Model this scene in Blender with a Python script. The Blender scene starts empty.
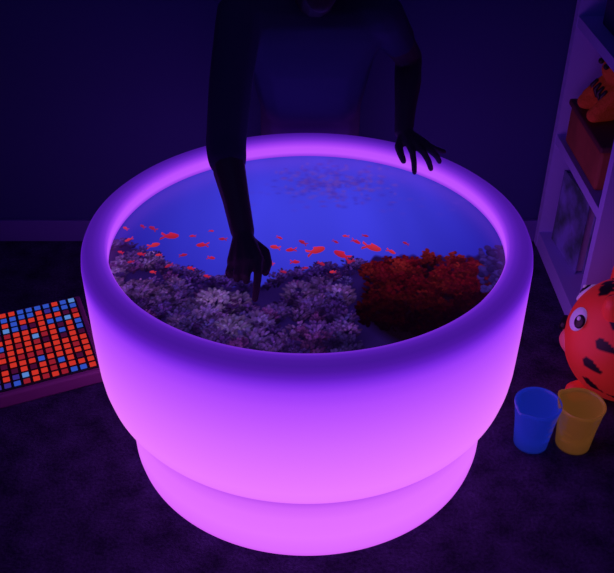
import bpy, bmesh, math, random
import numpy as np
from mathutils import Vector, Matrix
random.seed(4); rng=np.random.default_rng(7)
S=bpy.context.scene
try:
    S.view_settings.view_transform='Standard'
    S.view_settings.look='None'
except Exception as e: print(e)

def lin(c):
    o=[]
    for v in c[:3]:
        v=v/255.0
        o.append(v/12.92 if v<=.04045 else ((v+.055)/1.055)**2.4)
    return o
def L4(c): return tuple(lin(c))+(1.0,)

def mat(name,col,rough=.6,emit=None,es=0.0,bump=0,bscale=60,var=0.0,trans=0.0,metal=0.0,alpha=1.0):
    m=bpy.data.materials.new(name); m.use_nodes=True
    nt=m.node_tree; b=nt.nodes['Principled BSDF']
    b.inputs['Base Color'].default_value=tuple(col)+(1,)
    b.inputs['Roughness'].default_value=rough
    b.inputs['Metallic'].default_value=metal
    b.inputs['Transmission Weight'].default_value=trans
    if emit is not None:
        b.inputs['Emission Color'].default_value=tuple(emit)+(1,)
        b.inputs['Emission Strength'].default_value=es
    tc=nt.nodes.new('ShaderNodeTexCoord')
    n=nt.nodes.new('ShaderNodeTexNoise'); n.inputs['Scale'].default_value=bscale; n.inputs['Detail'].default_value=5
    nt.links.new(tc.outputs['Object'],n.inputs['Vector'])
    if var>0:
        r=nt.nodes.new('ShaderNodeValToRGB')
        r.color_ramp.elements[0].position=.35; r.color_ramp.elements[1].position=.65
        r.color_ramp.elements[0].color=tuple(c*(1-var) for c in col)+(1,)
        r.color_ramp.elements[1].color=tuple(min(1,c*(1+var)) for c in col)+(1,)
        nt.links.new(n.outputs['Fac'],r.inputs['Fac']); nt.links.new(r.outputs['Color'],b.inputs['Base Color'])
    if bump>0:
        bp=nt.nodes.new('ShaderNodeBump'); bp.inputs['Strength'].default_value=bump; bp.inputs['Distance'].default_value=.01
        nt.links.new(n.outputs['Fac'],bp.inputs['Height']); nt.links.new(bp.outputs['Normal'],b.inputs['Normal'])
    return m

def attr_mat(name,attr,base=(.02,.02,.02),rough=.4,es=1.0):
    m=bpy.data.materials.new(name); m.use_nodes=True
    nt=m.node_tree; b=nt.nodes['Principled BSDF']
    b.inputs['Base Color'].default_value=tuple(base)+(1,)
    b.inputs['Roughness'].default_value=rough
    a=nt.nodes.new('ShaderNodeAttribute'); a.attribute_name=attr
    nt.links.new(a.outputs['Color'],b.inputs['Emission Color'])
    b.inputs['Emission Strength'].default_value=es
    return m

def link(o,parent=None):
    S.collection.objects.link(o)
    if parent: o.parent=parent
    return o
def empty(name,loc=(0,0,0)):
    e=bpy.data.objects.new(name,None); e.location=loc; e.empty_display_size=.1
    S.collection.objects.link(e); return e
def obj_bm(name,bm,mats,parent=None,smooth=True):
    me=bpy.data.meshes.new(name); bm.to_mesh(me); bm.free()
    for m in (mats if isinstance(mats,(list,tuple)) else [mats]): me.materials.append(m)
    if smooth:
        me.polygons.foreach_set('use_smooth',[True]*len(me.polygons))
    o=bpy.data.objects.new(name,me); return link(o,parent)
def add_box(bm,c,s,rot=None,mi=0,bev=0.0):
    r=bmesh.ops.create_cube(bm,size=1.0)
    vs=r['verts']
    for v in vs: v.co=Vector((v.co.x*s[0],v.co.y*s[1],v.co.z*s[2]))
    fs=set(f for v in vs for f in v.link_faces)
    for f in fs: f.material_index=mi
    if bev>0:
        es=list(set(e for v in vs for e in v.link_edges))
        rr=bmesh.ops.bevel(bm,geom=es,offset=bev,segments=2,profile=.5,affect='EDGES')
        vs=list(set(v for f in rr['faces'] for v in f.verts)|set(v for v in vs if v.is_valid))
        for f in rr['faces']: f.material_index=mi
        stack=set(vs)
        for v in list(stack):
            for e in v.link_edges: stack.add(e.other_vert(v))
        vs=list(stack)
    M=Matrix.Translation(Vector(c))@(rot.to_4x4() if rot else Matrix.Identity(4))
    for v in vs: v.co=M@v.co
def boxobj(name,c,s,m,parent=None,bev=.0,rot=None):
    bm=bmesh.new(); add_box(bm,c,s,rot,0,bev); return obj_bm(name,bm,m,parent,smooth=False)

# ---------- camera ----------
P=math.radians(35); F=850.0; CAM=Vector((0,-1.658,1.596))
cd=bpy.data.cameras.new('camera'); cam=bpy.data.objects.new('camera',cd); link(cam)
cam.location=CAM; cam.rotation_euler=(math.radians(90)-P,0,0)
cd.sensor_width=36; cd.lens=F/614*36; cd.clip_start=.01; cd.shift_y=-2.3/614
S.camera=cam

# ---------- room ----------
wallm=mat('wall_paint',(.03,.04,.20),.85,bump=.05,bscale=40)
trimm=mat('trim_paint',(.13,.11,.40),.5)
cm=bpy.data.materials.new('carpet'); cm.use_nodes=True; nt=cm.node_tree; b=nt.nodes['Principled BSDF']
tc=nt.nodes.new('ShaderNodeTexCoord')
n1=nt.nodes.new('ShaderNodeTexNoise'); n1.inputs['Scale'].default_value=120; n1.inputs['Detail'].default_value=5; n1.inputs['Roughness'].default_value=.7
n2=nt.nodes.new('ShaderNodeTexNoise'); n2.inputs['Scale'].default_value=14; n2.inputs['Detail'].default_value=6
nt.links.new(tc.outputs['Object'],n1.inputs['Vector']); nt.links.new(tc.outputs['Object'],n2.inputs['Vector'])
mx=nt.nodes.new('ShaderNodeMath'); mx.operation='MULTIPLY'
nt.links.new(n1.outputs['Fac'],mx.inputs[0]); nt.links.new(n2.outputs['Fac'],mx.inputs[1])
rp=nt.nodes.new('ShaderNodeValToRGB'); rp.color_ramp.elements[0].position=.12; rp.color_ramp.elements[1].position=.42
rp.color_ramp.elements[0].color=(.016,.012,.04,1); rp.color_ramp.elements[1].color=(.085,.065,.19,1)
nt.links.new(mx.outputs[0],rp.inputs['Fac']); nt.links.new(rp.outputs['Color'],b.inputs['Base Color'])
b.inputs['Roughness'].default_value=1; b.inputs['Specular IOR Level'].default_value=.1
bp=nt.nodes.new('ShaderNodeBump'); bp.inputs['Strength'].default_value=.7; bp.inputs['Distance'].default_value=.01
nt.links.new(n1.outputs['Fac'],bp.inputs['Height']); nt.links.new(bp.outputs['Normal'],b.inputs['Normal'])
XL,XR,YB,YF=-2.0,1.2,.9,-2.6
boxobj('floor',((XL+XR)/2,(YB+YF)/2,-.05),(XR-XL+.2,YB-YF+.2,.1),cm)
boxobj('wall_back',((XL+XR)/2,YB+.05,1.2),(XR-XL+.2,.1,2.4),wallm)
boxobj('wall_right',(XR+.05,(YB+YF)/2,1.2),(.1,YB-YF,2.4),wallm)
boxobj('wall_left',(XL-.05,(YB+YF)/2,1.2),(.1,YB-YF,2.4),wallm)
boxobj('baseboard_back',((XL+XR)/2,YB-.008,.042),(XR-XL,.016,.084),trimm,bev=.003)
boxobj('baseboard_left',(XL+.008,(YB+YF)/2-.01,.042),(.016,YB-YF-.04,.084),trimm,bev=.003)

# ---------- glowing table ----------
table=empty('glowing_round_sensory_table')
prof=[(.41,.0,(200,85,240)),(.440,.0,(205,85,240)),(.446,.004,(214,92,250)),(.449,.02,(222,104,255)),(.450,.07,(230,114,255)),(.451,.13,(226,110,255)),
(.451,.165,(212,97,252)),(.450,.185,(184,76,238)),(.447,.196,(116,38,190)),(.444,.202,(80,22,145)),(.443,.206,(75,20,140)),  # crevice shade at the seam is painted into the glow colours
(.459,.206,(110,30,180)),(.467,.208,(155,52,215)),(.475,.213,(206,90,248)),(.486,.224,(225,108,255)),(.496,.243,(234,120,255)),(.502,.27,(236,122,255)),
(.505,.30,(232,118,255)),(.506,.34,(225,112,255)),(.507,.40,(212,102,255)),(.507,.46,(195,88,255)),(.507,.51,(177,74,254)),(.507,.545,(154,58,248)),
(.507,.565,(124,42,228)),(.505,.580,(94,28,192)),(.500,.591,(76,22,162)),(.491,.598,(68,20,150)),(.479,.601,(72,22,155)),(.465,.601,(86,28,178)),(.453,.597,(114,40,208)),  # rim top painted dimmer, inner lip brighter, to imitate how light falls
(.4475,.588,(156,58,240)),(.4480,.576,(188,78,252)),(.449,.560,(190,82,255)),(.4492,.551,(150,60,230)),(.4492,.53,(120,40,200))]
SEG=224
bm=bmesh.new(); lay=bm.verts.layers.float_color.new('glow_shade')
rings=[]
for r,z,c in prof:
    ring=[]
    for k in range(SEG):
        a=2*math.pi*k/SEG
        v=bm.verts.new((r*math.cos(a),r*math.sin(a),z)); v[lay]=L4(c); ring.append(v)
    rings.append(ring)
for i in range(len(rings)-1):
    for k in range(SEG):
        bm.faces.new((rings[i][k],rings[i][(k+1)%SEG],rings[i+1][(k+1)%SEG],rings[i+1][k]))
obj_bm('tub_shell',bm,attr_mat('glowing_plastic','glow_shade',(.02,.012,.03),.55,1.0),table)

# ---------- screen picture (flat display) ----------
ZS=.549; N=620; R=.4505
def plane(px,py,z=ZS):
    v=(284.2-py)/F; u=(px-307)/F; Z=z-CAM.z
    Y=-Z*(math.cos(P)+math.sin(P)*v)/(math.sin(P)-math.cos(P)*v)
    d=math.cos(P)*Y-math.sin(P)*Z
    return u*d, Y+CAM.y, d/F
xs=np.linspace(-R,R,N); X,Y=np.meshgrid(xs,xs)
def C(c): return np.array(lin(c))
img=np.zeros((N,N,3))
rr=np.sqrt((X*1.0)**2+((Y-.16)*.95)**2)/.48
t=np.clip(rr,0,1)[...,None]**1.6
img[:]=C((60,60,218))*(1-t)+C((28,22,148))*t
for k in range(14):
    a=rng.uniform(-.9,.9); w=rng.uniform(.02,.05)
    xx=X-(Y-.6)*a*.4-rng.uniform(-.3,.3)
    img*= (1+.05*np.exp(-(xx/w)**2))[...,None]
dx=xs[1]-xs[0]
def window(cx,cy,r):
    i0=max(0,int((cy-r+R)/dx)); i1=min(N,int((cy+r+R)/dx)+2)
    j0=max(0,int((cx-r+R)/dx)); j1=min(N,int((cx+r+R)/dx)+2)
    return slice(i0,max(i0,i1)),slice(j0,max(j0,j1))
def blob(cx,cy,rx,ry,col,alpha=1.0,soft=False,shade=.75,ang=0.0):
    w=window(cx,cy,max(rx,ry)*1.1)
    x=(X[w]-cx); y=(Y[w]-cy)
    if x.size==0: return
    ca,sa=math.cos(ang),math.sin(ang)
    x,y=(x*ca+y*sa)/rx,(-x*sa+y*ca)/ry
    d=x*x+y*y
    if soft: a=(np.exp(-d*2.5)*(d<1.25))*alpha
    else: a=np.clip((1-d)*3.0,0,1)*alpha
    s=1-shade*np.clip(d*.45+.55*(.5-.5*y),0,1)
    img[w]=img[w]*(1-a[...,None])+ (np.array(col)[None,None]*s[...,None])*a[...,None]
for k in range(300):
    px=rng.normal(335,30); py=184+rng.normal(0,9)+ (px-335)*.05
    if not(272<px<400): continue
    x,y,m=plane(px,py); blob(x,y,rng.uniform(.006,.015),rng.uniform(.007,.016),C([(86,50,168),(60,42,176),(96,62,182)][k%3]),.5,True,.2)
for k in range(80):
    px=rng.uniform(240,470); py=rng.uniform(170,215)
    x,y,m=plane(px,py); blob(x,y,.012,.012,C((76,52,190)),.22,True,.1)
top=[(100,232),(125,238),(150,250),(175,262),(200,270),(235,278),(262,278),(290,266),(330,261),(362,257),(380,250),(430,250),(460,254),(480,248),(510,238)]
tx=[];ty=[]
for a,b2 in top:
    x,y,m=plane(a,b2+5); tx.append(x); ty.append(y)
edge=np.interp(X,tx,ty)+.006*np.sin(X*90)+.005*np.sin(X*210+1)
mk=np.clip((edge-Y)/.012,0,1)[...,None]
img=img*(1-mk)+C((34,18,84))*mk
heads=[]
def region(x0_,x1_,n,r0_,r1_,cols,fs,lo=4,hi=95):
    for k in range(n):
        px=rng.uniform(x0_,x1_); tp=np.interp(px,[a for a,_ in top],[b for _,b in top])
        q=rng.uniform(0,1); py=tp+lo+q*(hi-lo)
        if px>352 and py>262: continue
        heads.append((px,py,rng.uniform(r0_,r1_)*(0.7+.5*q),cols[rng.integers(len(cols))],fs*(0.75+.45*q)))
PU=[(118,70,190),(96,56,176),(140,88,208),(86,46,150),(132,64,176),(106,76,198)]
for k in range(70):
    px=rng.uniform(104,366); tp=np.interp(px,[a for a,_ in top],[b for _,b in top])
    heads.append((px,tp+rng.uniform(1,8),rng.uniform(4,8.5),[(86,48,165),(98,58,176),(76,44,160)][k%3],1.9))
region(104,362,120,7,14,PU,2.3)
region(104,175,30,8,14,[(146,94,210),(120,74,192),(160,106,216)],2.6,2,60)
heads+= [(215,302,21,(180,140,240),3.0),(190,308,15,(140,98,212),2.8),(238,300,13,(160,120,228),2.8),(205,318,18,(136,96,206),3.2),(232,330,20,(168,130,234),3.4),
(258,322,15,(134,96,212),3.2),(255,338,16,(128,88,202),3.2),(212,335,14,(114,74,190),3.2),(300,292,17,(150,104,218),2.8),(322,286,15,(132,88,204),2.8),(340,294,15,(150,102,212),3.0),
(310,304,15,(110,70,180),3.0),(275,310,13,(110,70,184),3.0),(333,314,14,(80,44,140),3.0),(178,290,14,(122,80,196),2.6),(160,303,15,(132,88,206),2.8),(180,323,14,(136,92,208),3.0)]
heads.sort(key=lambda h:h[1])
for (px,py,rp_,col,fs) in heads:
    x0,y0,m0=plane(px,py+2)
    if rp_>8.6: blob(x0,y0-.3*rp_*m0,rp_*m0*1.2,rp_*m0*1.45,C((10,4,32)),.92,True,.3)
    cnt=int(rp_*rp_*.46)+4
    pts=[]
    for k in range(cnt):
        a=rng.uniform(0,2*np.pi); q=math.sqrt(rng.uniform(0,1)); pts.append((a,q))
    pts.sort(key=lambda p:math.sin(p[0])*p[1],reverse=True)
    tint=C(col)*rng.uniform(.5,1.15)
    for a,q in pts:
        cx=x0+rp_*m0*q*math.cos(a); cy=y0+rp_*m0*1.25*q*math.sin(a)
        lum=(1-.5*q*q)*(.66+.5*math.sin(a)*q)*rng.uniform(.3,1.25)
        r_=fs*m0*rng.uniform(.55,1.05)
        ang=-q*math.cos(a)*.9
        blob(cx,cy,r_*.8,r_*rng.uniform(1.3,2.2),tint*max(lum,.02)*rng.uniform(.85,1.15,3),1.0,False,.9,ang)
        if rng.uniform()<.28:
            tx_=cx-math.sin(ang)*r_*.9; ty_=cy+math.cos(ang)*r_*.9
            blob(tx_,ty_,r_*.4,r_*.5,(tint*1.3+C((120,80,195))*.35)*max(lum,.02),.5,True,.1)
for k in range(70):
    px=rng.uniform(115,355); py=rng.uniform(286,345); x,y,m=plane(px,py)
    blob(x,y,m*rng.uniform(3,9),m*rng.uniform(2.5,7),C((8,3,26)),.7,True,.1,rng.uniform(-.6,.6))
# reef colour grade: rocky light / dark patches
gx=X*1.0; gy=Y*.6
pat=.80+.22*np.sin(gx*31+2*np.sin(gy*40))*np.cos(gy*52+1.3*np.sin(gx*22))
gr=np.stack([pat*.86,pat*.70,pat*.88],-1)
img=img*(1-mk)+img*gr*mk
# red coral
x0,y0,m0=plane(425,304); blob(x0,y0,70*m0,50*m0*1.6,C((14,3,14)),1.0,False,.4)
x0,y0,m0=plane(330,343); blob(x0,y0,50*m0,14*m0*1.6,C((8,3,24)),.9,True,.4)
lobes=[]
for k in range(150):
    px=rng.uniform(364,488); e=abs((px-426)/63)
    tp=256+12*e**2.2
    q=rng.uniform(0,1)**.95; py=tp+q*80*(1-.35*e)
    lobes.append((px,py,rng.uniform(6,12),q))
lobes.sort(key=lambda l:l[1])
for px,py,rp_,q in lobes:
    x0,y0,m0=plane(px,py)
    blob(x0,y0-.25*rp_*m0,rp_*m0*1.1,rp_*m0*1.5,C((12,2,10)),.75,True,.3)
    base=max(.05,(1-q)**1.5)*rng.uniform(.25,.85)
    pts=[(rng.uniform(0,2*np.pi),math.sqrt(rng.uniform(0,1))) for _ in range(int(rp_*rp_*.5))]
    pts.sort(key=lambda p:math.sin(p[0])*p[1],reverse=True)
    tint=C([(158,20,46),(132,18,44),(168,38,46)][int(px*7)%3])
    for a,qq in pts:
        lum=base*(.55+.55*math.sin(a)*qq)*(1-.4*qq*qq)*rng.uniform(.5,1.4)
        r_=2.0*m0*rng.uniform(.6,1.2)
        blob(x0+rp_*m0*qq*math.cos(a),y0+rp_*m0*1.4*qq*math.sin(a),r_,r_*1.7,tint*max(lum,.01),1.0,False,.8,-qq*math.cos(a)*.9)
for k in range(90):
    px=rng.uniform(480,508); py=rng.uniform(246,292)
    x,y,m=plane(px,py); r_=3.6*m*rng.uniform(.6,1.2); blob(x,y,r_,r_*1.5,C((58,36,138))*rng.uniform(.2,.9),1,False,.8)
def fish(px,py,s,ang,col,fl=1):
    x0,y0,m=plane(px,py); l=s*m*.52
    w=window(x0,y0,l*3)
    x=(X[w]-x0)*fl; y=(Y[w]-y0)*.60
    ca,sa=math.cos(ang),math.sin(ang)
    u=(x*ca+y*sa)/l; v=(-x*sa+y*ca)/l
    body=(u/1.0)**2+(v/.46)**2<1
    tail=(u<-.75)&(u>-1.65)&(abs(v)<.12+(-.75-u)*.62)&(abs(v)>(-1.1-u)*.5)
    fin=(u<.4)&(u>-.5)&(v>0)&(v<.44+.25*(.4-u))&(v>.2)
    k=(body|tail|fin)
    sh=np.clip(.8+.4*v,.4,1.2)
    img[w]=np.where(k[...,None],C(col)[None,None]*sh[...,None],img[w])
FL=[(172,236,13),(152,228,7),(128,240,6),(201,245,9),(222,239,6),(155,245,9),(140,254,6),(184,255,6),(274,247,8),(290,250,8),(302,242,7),(318,250,14),(340,254,13),(336,242,5),(374,248,14),(357,242,7),(350,262,6),(270,262,6),(296,262,7),(322,264,6),(392,252,7),(212,258,6),(168,266,6),(125,228,5),(190,268,6),(306,268,5),(345,236,5),(212,231,4),(142,226,5),(158,255,5),(280,238,5),(366,236,5),(236,232,4),(192,236,5),(130,262,5),(152,272,5),(206,276,5),(284,272,5),(332,272,5),(120,252,5),(405,243,5)]
for i,(a,b2,s) in enumerate(FL):
    fish(a,b2,s,rng.uniform(-.6,.6),[(188,30,64),(160,28,70),(202,42,66)][i%3],1 if rng.uniform()<.5 else -1)
img=np.clip(img,0,1)
keep=(np.sqrt(X**2+Y**2)<=R)
idx=-np.ones((N,N),int); idx[keep]=np.arange(keep.sum())
co=np.stack([X[keep],Y[keep],np.full(keep.sum(),ZS)],1)
q=keep[:-1,:-1]&keep[1:,:-1]&keep[:-1,1:]&keep[1:,1:]
f=np.stack([idx[:-1,:-1][q],idx[:-1,1:][q],idx[1:,1:][q],idx[1:,:-1][q]],1)
me=bpy.data.meshes.new('reef_display')
me.vertices.add(len(co)); me.vertices.foreach_set('co',co.ravel())
me.loops.add(f.size); me.loops.foreach_set('vertex_index',f.ravel().astype(np.int32))
me.polygons.add(len(f)); me.polygons.foreach_set('loop_start',np.arange(0,f.size,4,dtype=np.int32))
me.update(calc_edges=True); me.validate()
at=me.color_attributes.new('picture','FLOAT_COLOR','POINT')
cc=np.ones((len(co),4)); cc[:,:3]=img[keep]; at.data.foreach_set('color',cc.ravel())
me.materials.append(attr_mat('reef_display_picture','picture',(.004,.004,.006),.35,1.0))
link(bpy.data.objects.new('reef_display',me),table)

# ---------- person ----------
def ico_dirs():
    b_=bmesh.new(); bmesh.ops.create_icosphere(b_,subdivisions=2,radius=1); o=[v.co.copy() for v in b_.verts]; b_.free(); return o
DIRS=ico_dirs()
def hull(bm,sph):
    vs=[]
    for c,r in sph:
        rv=Vector(r) if isinstance(r,(tuple,list)) else Vector((r,r,r))
        for d in DIRS: vs.append(bm.verts.new(Vector(c)+Vector((d.x*rv.x,d.y*rv.y,d.z*rv.z))))
    g=bmesh.ops.convex_hull(bm,input=vs)
    dead=[v for v in vs if v.is_valid and not v.link_faces]
    bmesh.ops.delete(bm,geom=dead,context='VERTS')
def chain(bm,pts):
    for a,b_ in zip(pts[:-1],pts[1:]): hull(bm,[a,b_])
def fused(name,build,voxel,m,parent,smooth=4):
    bm=bmesh.new(); build(bm)
    o=obj_bm(name+'_src',bm,m)
    md=o.modifiers.new('r','REMESH'); md.mode='VOXEL'; md.voxel_size=voxel; md.use_smooth_shade=True
    sm=o.modifiers.new('s','SMOOTH'); sm.factor=.5; sm.iterations=smooth
    dg=bpy.context.evaluated_depsgraph_get()
    me=bpy.data.meshes.new_from_object(o.evaluated_get(dg)); me.name=name
    bpy.data.objects.remove(o)
    if not me.materials: me.materials.append(m)
    me.polygons.foreach_set('use_smooth',[True]*len(me.polygons))
    return link(bpy.data.objects.new(name,me),parent)
skin=mat('skin',(.085,.04,.06),.6,bump=.05,bscale=120)
shirtm=mat('shirt_cloth',(.065,.05,.12),.9,bump=.3,bscale=14)
pantm=mat('trouser_cloth',(.015,.02,.05),.9,bump=.2,bscale=30)
hairm=mat('hair',(.015,.01,.01),.5,bump=.4,bscale=90)
person=empty('child_leaning_over_table')
SR=(-.160,.37,.955); SL=(.175,.385,.955)
ER=(-.184,.13,.728); WR=(-.140,-.078,.628)
EL=(.276,.585,.775); WL=(.252,.385,.650)
HC=Vector((.03,.27,1.115))
def b_skin(bm):
    chain(bm,[((.012,.42,.94),.055),((.022,.35,1.02),.047),((.028,.30,1.08),.05)])
    hull(bm,[(HC+Vector((0,.02,.03)),(.073,.088,.088)),(HC+Vector((0,-.035,-.055)),(.045,.045,.04))])
    hull(bm,[(HC+Vector((0,-.062,-.082)),(.024,.018,.018)),(HC+Vector((0,-.03,-.05)),(.05,.05,.04))])
    hull(bm,[(HC+Vector((0,-.092,.0)),.008),(HC+Vector((0,-.108,-.028)),.012)])
    hull(bm,[(HC+Vector((-.018,-.092,-.052)),.006),(HC+Vector((.018,-.092,-.052)),.006)])
    for s in (-1,1):
        hull(bm,[(HC+Vector((s*.076,.02,.0)),(.008,.018,.026)),(HC+Vector((s*.072,.012,-.02)),(.006,.012,.012))])
        hull(bm,[(HC+Vector((s*.014,-.078,.028)),.007),(HC+Vector((s*.046,-.068,.028)),.007)])
    chain(bm,[(SR,.05),((-.176,.25,.84),.045),(ER,.037),((-.176,.07,.70),.038),((-.158,.0,.665),.031),(WR,(.027,.024,.022))])
    DZ=Vector((0,0,-.001))
    def h(p): return Vector(p)+DZ
    ms=[h(p) for p in [(-.104,-.156,.608),(-.123,-.162,.609),(-.142,-.156,.604),(-.158,-.144,.596)]]
    for p in ms: hull(bm,[(WR,.020),(p,.014)])
    hull(bm,[(ms[0],.0128),(ms[3],.0125),(h((-.135,-.10,.612)),.018)])
    chain(bm,[(ms[0],.0120),(h((-.102,-.196,.600)),.0097),(h((-.1045,-.216,.580)),.0085),(h((-.108,-.230,.559)),.0072)])
    chain(bm,[(ms[1],.0115),(h((-.127,-.188,.592)),.0097),(h((-.128,-.180,.571)),.0087),(h((-.129,-.162,.566)),.008)])
    chain(bm,[(ms[2],.011),(h((-.148,-.179,.586)),.009),(h((-.149,-.172,.570)),.0083),(h((-.147,-.154,.565)),.0075)])
    chain(bm,[(ms[3],.010),(h((-.167,-.162,.580)),.0083),(h((-.166,-.156,.568)),.0076),(h((-.162,-.144,.563)),.007)])
    chain(bm,[(h((-.122,-.097,.612)),.016),(h((-.091,-.120,.604)),.012),(h((-.083,-.148,.594)),.0098),(h((-.088,-.170,.585)),.0085)])
    chain(bm,[(SL,.05),((.225,.49,.865),.044),(EL,.037),((.270,.52,.735),.037),((.26,.45,.69),.029),(WL,(.025,.023,.02))])
    mL=[(.262,.338,.640),(.277,.333,.640),(.292,.338,.637),(.305,.350,.632)]
    for p in mL: hull(bm,[(WL,.018),(p,.0125)])
    chain(bm,[(mL[0],.011),((.268,.303,.632),.009),((.271,.280,.614),.0082),((.272,.266,.594),.007)])
    chain(bm,[(mL[1],.011),((.296,.303,.632),.0092),((.308,.287,.616),.0083),((.315,.280,.597),.0072)])
    chain(bm,[(mL[2],.0108),((.317,.318,.629),.009),((.332,.311,.617),.008),((.340,.308,.603),.007)])
    chain(bm,[(mL[3],.010),((.330,.344,.622),.008),((.345,.346,.615),.0073),((.356,.349,.611),.0065)])
    chain(bm,[((.250,.37,.642),.015),((.236,.340,.630),.0115),((.240,.318,.620),.0098),((.247,.304,.607),.0082)])
fused('body_skin',b_skin,.0034,skin,person,3)
def b_shirt(bm):
    hull(bm,[((-.055,.65,.47),(.085,.10,.06)),((.07,.65,.47),(.085,.10,.06)),((-.05,.605,.64),(.085,.085,.08)),((.07,.605,.64),(.085,.085,.08))])
    hull(bm,[((-.05,.605,.64),(.085,.085,.08)),((.07,.605,.64),(.085,.085,.08)),((-.06,.47,.84),(.10,.10,.09)),((.08,.48,.84),(.10,.10,.09))])
    hull(bm,[((-.06,.47,.84),(.10,.10,.09)),((.08,.48,.84),(.10,.10,.09)),((-.12,.39,.94),.068),((.135,.40,.94),.068),((.01,.41,.97),.06)])
    chain(bm,[((-.11,.40,.945),.07),(SR,.060),((-.178,.25,.845),.054),((-.187,.135,.735),.049),((-.182,.10,.715),.046)])
    chain(bm,[((.12,.41,.945),.07),(SL,.058),((.215,.47,.885),.050),((.232,.505,.855),.048)])
    for k in range(7):
        x=-.09+.033*k
        chain(bm,[((x,.515-.01*(k%2),.66),.014),((x*.8+.01,.455,.75),.02),((x*1.1,.39,.84),.012)])
fused('shirt',b_shirt,.006,shirtm,person,8)
def b_pants(bm):
    hull(bm,[((-.05,.67,.45),(.085,.09,.08)),((.065,.67,.45),(.085,.09,.08))])
    for s in (-1,1):
        chain(bm,[((.007+s*.07,.665,.44),.085),((.007+s*.085,.632,.27),.07),((.007+s*.09,.60,.075),.058),((.007+s*.09,.70,.06),.055),((.007+s*.09,.80,.07),.04)])
fused('trousers',b_pants,.008,pantm,person,6)
def b_shoes(bm):
    for s in (-1,1): chain(bm,[((.007+s*.09,.80,.075),.036),((.007+s*.09,.845,.06),.034),((.007+s*.09,.835,.03),.03)])
fused('shoes',b_shoes,.006,pantm,person,4)
def b_hair(bm):
    hull(bm,[(HC+Vector((0,.035,.045)),(.083,.088,.088)),(HC+Vector((0,.06,-.02)),(.074,.06,.06))])
    for k in range(7):
        x=-.06+.02*k
        hull(bm,[(HC+Vector((x,-.05,.10)),.02),(HC+Vector((x*1.05,-.068,.068)),.014)])
fused('hair',b_hair,.006,hairm,person,4)
eyew=mat('eye_white',(.5,.5,.5),.2); eyed=mat('eye_iris',(.01,.01,.01),.1)
bm=bmesh.new()
for s in (-1,1):
    for rad,off,mi in ((.0115,0,0),(.006,-.0075,1)):
        r_=bmesh.ops.create_uvsphere(bm,u_segments=16,v_segments=10,radius=rad,matrix=Matrix.Translation(HC+Vector((s*.031,-.066+off,.008-abs(off)*.2))))
        for v in r_['verts']:
            for f_ in v.link_faces: f_.material_index=mi
obj_bm('eyes',bm,[eyew,eyed],person)

# ---------- LED peg board ----------
board=empty('light_up_peg_board')
ax=Vector((-.92,-.392,0)).normalized(); ay=Vector((-.392,.92,0)).normalized()
near=Vector((-.560,.145,0))
W,D,T=.52,.385,.05
rot=Matrix((( -ax.x, ay.x,0),( -ax.y, ay.y,0),(0,0,1)))
ctr=near+ax*W/2+ay*D/2
bm=bmesh.new(); add_box(bm,ctr+Vector((0,0,T/2-.003)),(W,D,T-.006),rot,0,.006)
obj_bm('tray_frame',bm,mat('board_frame_plastic',(.30,.08,.25),.5),board,False)
bm=bmesh.new(); add_box(bm,ctr+Vector((0,0,T-.004)),(W-.03,D-.03,.006),rot,0,.002)
obj_bm('tray_panel',bm,mat('board_panel',(.01,.005,.015),.6),board,False)
cols=[((200,46,34),1.0),((150,26,42),.9),((46,80,195),.9),((90,140,215),.85),((85,16,60),.6),((66,50,165),.6)]
pm=[mat('peg_glow_%d'%i,[c*.1 for c in lin(c_)],.5,lin(c_),s_) for i,(c_,s_) in enumerate(cols)]
bm=bmesh.new(); nx,ny=19,13
for i in range(nx):
    for j in range(ny):
        p=near+ax*(.030+i*(W-.06)/(nx-1))+ay*(.028+j*(D-.056)/(ny-1))
        bl=(j>=ny-2 and i<9)or(j in(ny-3,ny-4) and i>5)or(j<=1 and i>7)or(j>=ny-3 and i>8)
        if bl: k=random.choice([2,3,2,5,0])
        else: k=random.choices([0,1,2,3,4],[.52,.20,.14,.05,.09])[0]
        add_box(bm,p+Vector((0,0,T+.0012)),(.0175,.017,.0035),rot,k,.001)
obj_bm('glowing_pegs',bm,pm,board,False)

# ---------- cups ----------
def cup(px,py,col,em,es,r0=.043,r1=.056,h=.14,ang=0):
    x,y,m=plane(px,py,0)
    e=empty('toy_cup',(x,y,0))
    bm=bmesh.new(); pr=[(0,.0),(r0*.9,0),(r0,.004),(r0+ (r1-r0)*.5,h*.55),(r1,h*.9),(r1+.003,h),(r1+.001,h+.003),(r1-.003,h),(r1-.004,h*.9),(r0+(r1-r0)*.5-.004,h*.55),(r0-.004,.008),(0,.008)]
    n=48; rg=[]
    for r,z in pr:
        ring=[]
        for k in range(n):
            a=2*math.pi*k/n; rr_=r
            if z>h*.8: 
                dlt=(a-math.pi*1.0+math.pi)%(2*math.pi)-math.pi
                rr_=r+.008*math.exp(-(dlt/.22)**2)*(z-h*.8)/(h*.2)
            ring.append(bm.verts.new((rr_*math.cos(a),rr_*math.sin(a),z)))
        rg.append(ring)
    for i in range(len(rg)-1):
        for k in range(n):
            bm.faces.new((rg[i][k],rg[i][(k+1)%n],rg[i+1][(k+1)%n],rg[i+1][k]))
    bmesh.ops.remove_doubles(bm,verts=bm.verts,dist=1e-5)
    for zz in (.3,.5,.7):
        rad=r0+(r1-r0)*zz
        for k in range(14):
            a=-math.pi/2-.25+.5*k/13
            add_box(bm,(rad*math.cos(a),rad*math.sin(a),h*zz),(.002,.003,.002))
    m_=mat('cup_plastic',col,.2,em,es,trans=.6)  # weak emission added to brighten the plastic; a cup is no lamp
    obj_bm('cup_body',bm,m_,e)
    e.rotation_euler=(0,0,ang)
cup(530,443,(.05,.12,.6),(.010,.025,.30),.33,ang=.6)
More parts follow.
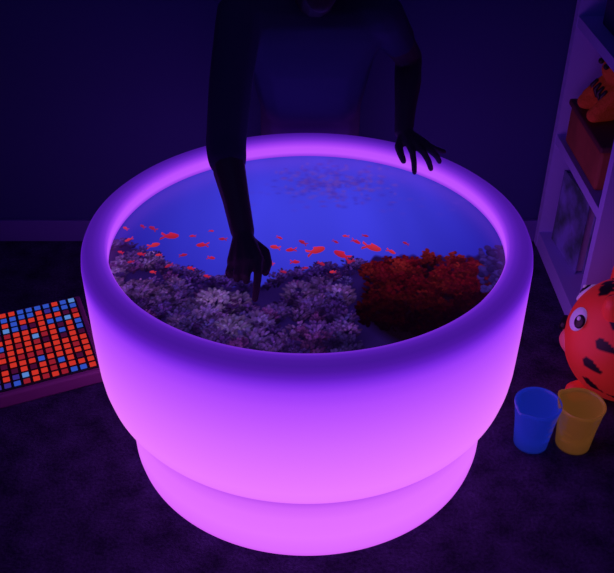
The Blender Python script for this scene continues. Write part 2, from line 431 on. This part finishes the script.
cup(572,444,(.45,.25,.06),(.11,.045,.012),.42,ang=-.8)
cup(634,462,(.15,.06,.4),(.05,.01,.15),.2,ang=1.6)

# ---------- tiger ball toy ----------
tiger=empty('orange_tiger_toy'); TC=Vector((.850,.11,.178)); TR=.160
bm=bmesh.new(); lay=bm.verts.layers.float_color.new('paint')
bmesh.ops.create_icosphere(bm,subdivisions=6,radius=1)
faz=math.radians(156)
fd=Vector((math.cos(faz),math.sin(faz),0)); fl_=Vector((-fd.y,fd.x,0))
OR=L4((222,48,44)); BK=L4((20,5,14))
def sdir(az,el):
    az=math.radians(az); el=math.radians(el)
    return (fd*math.cos(az)+fl_*math.sin(az))*math.cos(el)+Vector((0,0,math.sin(el)))
stripes=[]
for s in (-1,1):
    for (a0,e0,a1,e1,w) in [(60,0,100,-8,.09),(62,-22,96,-32,.08),(66,22,104,16,.09),(120,40,150,15,.09),(124,8,158,-8,.09),(72,44,118,58,.10),(125,-22,150,-38,.08),(40,60,66,76,.09)]:
        stripes.append((sdir(s*a0,e0),sdir(s*a1,e1),w))
stripes+= [(sdir(0,58),sdir(0,86),.10),(sdir(16,56),sdir(24,78),.07),(sdir(-16,56),sdir(-24,78),.07)]
for v in bm.verts:
    d=v.co.normalized(); c=OR
    for a,b_,w in stripes:
        ab=b_-a; tt=max(0,min(1,(d-a).dot(ab)/ab.length_squared))
        if (d-(a+ab*tt)).length<w*(1-tt*.8)+.02*math.sin(tt*9)*.4:
            c=BK; break
    v[lay]=c
    v.co=TC+Vector((d.x*TR,d.y*TR,d.z*TR*1.08))
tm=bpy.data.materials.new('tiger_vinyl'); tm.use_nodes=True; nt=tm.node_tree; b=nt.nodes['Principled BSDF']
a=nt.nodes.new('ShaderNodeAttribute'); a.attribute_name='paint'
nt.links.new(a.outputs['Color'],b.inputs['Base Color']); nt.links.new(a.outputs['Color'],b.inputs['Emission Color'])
b.inputs['Emission Strength'].default_value=.14; b.inputs['Roughness'].default_value=.5  # faint emission added to keep the orange bright; the toy is unlit
obj_bm('head_ball',bm,tm,tiger)
om=mat('tiger_orange_vinyl',OR[:3],.5,OR[:3],.14); bkm=mat('tiger_black',(.01,.005,.01),.4)  # ears, feet, eyes and muzzle get similar added emission
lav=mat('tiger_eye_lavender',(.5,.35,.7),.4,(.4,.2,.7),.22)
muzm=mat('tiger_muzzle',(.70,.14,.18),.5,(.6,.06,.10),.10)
def b_ears(bm):
    for s in (-1,1):
        d=sdir(s*60,56); hull(bm,[(TC+d*TR*.98,.035),(TC+d*TR*1.16+Vector((0,0,.006)),.026)])
fused('ears',b_ears,.005,om,tiger,4)
def disc(bm,d,rad,th,off,mi):
    M=Matrix.Translation(TC+Vector((d.x,d.y,d.z*1.06))*(TR+off))@d.to_track_quat('Z','Y').to_matrix().to_4x4()@Matrix.Diagonal((rad,rad,th,1))
    r_=bmesh.ops.create_uvsphere(bm,u_segments=24,v_segments=14,radius=1,matrix=M)
    for v in r_['verts']:
        for f_ in v.link_faces: f_.material_index=mi
bm=bmesh.new()
for s in (-1,1):
    d=sdir(s*27,26)
    disc(bm,d,.033,.010,0,0); disc(bm,(d+Vector((.05,-.10,0))).normalized(),.019,.008,.006,1)
    disc(bm,(d+Vector((.02,-.10,.06))).normalized(),.006,.004,.014,0)
obj_bm('eyes',bm,[lav,bkm],tiger)
def b_muz(bm):
    for s in (-1,1): hull(bm,[(TC+sdir(s*11,-10)*TR*.86,.036),(TC+sdir(s*18,-14)*TR*.85,.030)])
fused('muzzle',b_muz,.005,muzm,tiger,3)
bm=bmesh.new(); hull(bm,[(TC+sdir(5,3)*TR*1.02,.012),(TC+sdir(-5,3)*TR*1.02,.012),(TC+sdir(0,-3)*TR*1.05,.009)])
obj_bm('nose',bm,bkm,tiger)
def b_feet(bm):
    for s in (-1,1):
        for q_ in (40,140):
            d=sdir(s*q_,0); hull(bm,[(TC+d*.07+Vector((0,0,-.148)),.03),(TC+d*.125+Vector((0,0,-.151)),.027)])
fused('feet',b_feet,.005,om,tiger,3)

# ---------- shelf ----------
shm=mat('shelf_white_laminate',(.42,.42,.92),.5)
sh=empty('cube_bookshelf')
x0,x1=.80,1.185; y0,y1=.34,.885
zs=[.03,.41,.79,1.17,1.55]
bm=bmesh.new()
for yy in (y0+.016,y1-.016): add_box(bm,((x0+x1)/2,yy,.79),(x1-x0,.032,1.58))
for z in zs: add_box(bm,((x0+x1)/2+.001,(y0+y1)/2,z),(x1-x0-.002,y1-y0-.06,.03 if z!=.03 else .06))
add_box(bm,(x1-.006,(y0+y1)/2,.79),(.01,y1-y0-.06,1.5))
obj_bm('shelf_frame',bm,shm,sh,False)
bx=empty('storage_box')
boxobj('box_body',(.955,.64,.4255+.06),(.28,.33,.12),mat('box_brown_red',(.22,.05,.04),.7,(.2,.02,.01),.05,var=.3,bscale=8),bx,bev=.008)
boxobj('box_lid',(.955,.64,.4255+.12+.010),(.295,.345,.02),mat('box_lid_dark',(.12,.03,.04),.7),bx,bev=.006)
def book(name,c,s,cc1,rz=0):
    e=empty(name,c); e.rotation_euler=(0,0,rz)
    boxobj('pages',(0,0,0),(s[0]*.8,s[1]*.94,s[2]*.94),mat('pages',(.4,.35,.5),.8),e)
    for sg in (-1,1): boxobj('cover',(sg*s[0]*.45,0,0),(s[0]*.1,s[1],s[2]),mat('cover_'+name,cc1,.5,cc1,.03,var=.8,bscale=12),e)
    boxobj('spine',(0,s[1]*.49,0),(s[0],s[1]*.02,s[2]),mat('spine_'+name,cc1,.5),e)
book('picture_book',(.86,.70,.0605+.13),(.03,.22,.26),(.13,.10,.40),.1)
book('story_book',(.93,.53,.0605+.11),(.035,.2,.22),(.35,.08,.2),-.05)
boxobj('toy_crate',(1.06,.60,.0605+.07),(.16,.32,.14),mat('crate',(.2,.05,.15),.6),bev=.006)
boxobj('toy_crate.001',(.98,.61,.805+.08),(.26,.34,.16),mat('crate_dark',(.06,.04,.15),.6),bev=.006)
pl=empty('orange_plush_toy')
PB=Vector((.90,.68,.566))
def b_pl(bm):
    k=.72
    def p(x,y,z): return PB+Vector((x,y,z))*k
    hull(bm,[(p(0,0,.08),(.08*k,.085*k,.08*k)),(p(0,0,.12),(.06*k,.07*k,.05*k))])
    hull(bm,[(p(-.01,0,.20),(.068*k,.08*k,.065*k)),(p(-.02,0,.19),(.06*k,.07*k,.05*k))])
    for s in (-1,1):
        hull(bm,[(p(0,s*.05,.25),.022*k),(p(0,s*.065,.27),.015*k)])
        chain(bm,[(p(-.03,s*.07,.12),.03*k),(p(-.09,s*.075,.06),.026*k)])
        chain(bm,[(p(-.03,s*.05,.035),.035*k),(p(-.10,s*.07,.033),.032*k)])
fused('plush_body',b_pl,.005,mat('plush_orange',(.45,.045,.02),.9,(.6,.05,.015),.05,bump=.6,bscale=150),pl,4)
bm=bmesh.new()
for k in range(4):
    yy=PB.y-.045+.03*k; chain(bm,[((PB.x-.052,yy,PB.z+.055),.006),((PB.x-.059,yy+.004,PB.z+.075),.007),((PB.x-.05,yy,PB.z+.092),.005)])
for s in (-1,1): bmesh.ops.create_uvsphere(bm,u_segments=12,v_segments=8,radius=.009,matrix=Matrix.Translation((PB.x-.056,PB.y+s*.024,PB.z+.158)))
obj_bm('stripes_and_eyes',bm,bkm,pl)

# ---------- light ----------
w=bpy.data.worlds.new('world'); S.world=w; w.use_nodes=True
w.node_tree.nodes['Background'].inputs[0].default_value=(.012,.009,.09,1)
w.node_tree.nodes['Background'].inputs[1].default_value=.5
ld=bpy.data.lights.new('ambient_fill','AREA'); ld.shape='DISK'; ld.size=.8; ld.energy=1.1; ld.color=(.20,.17,1)  # unseen fill added overhead for dim blue ambient light
lo=bpy.data.objects.new('ambient_fill',ld); lo.location=(-.2,-.6,2.35); link(lo)
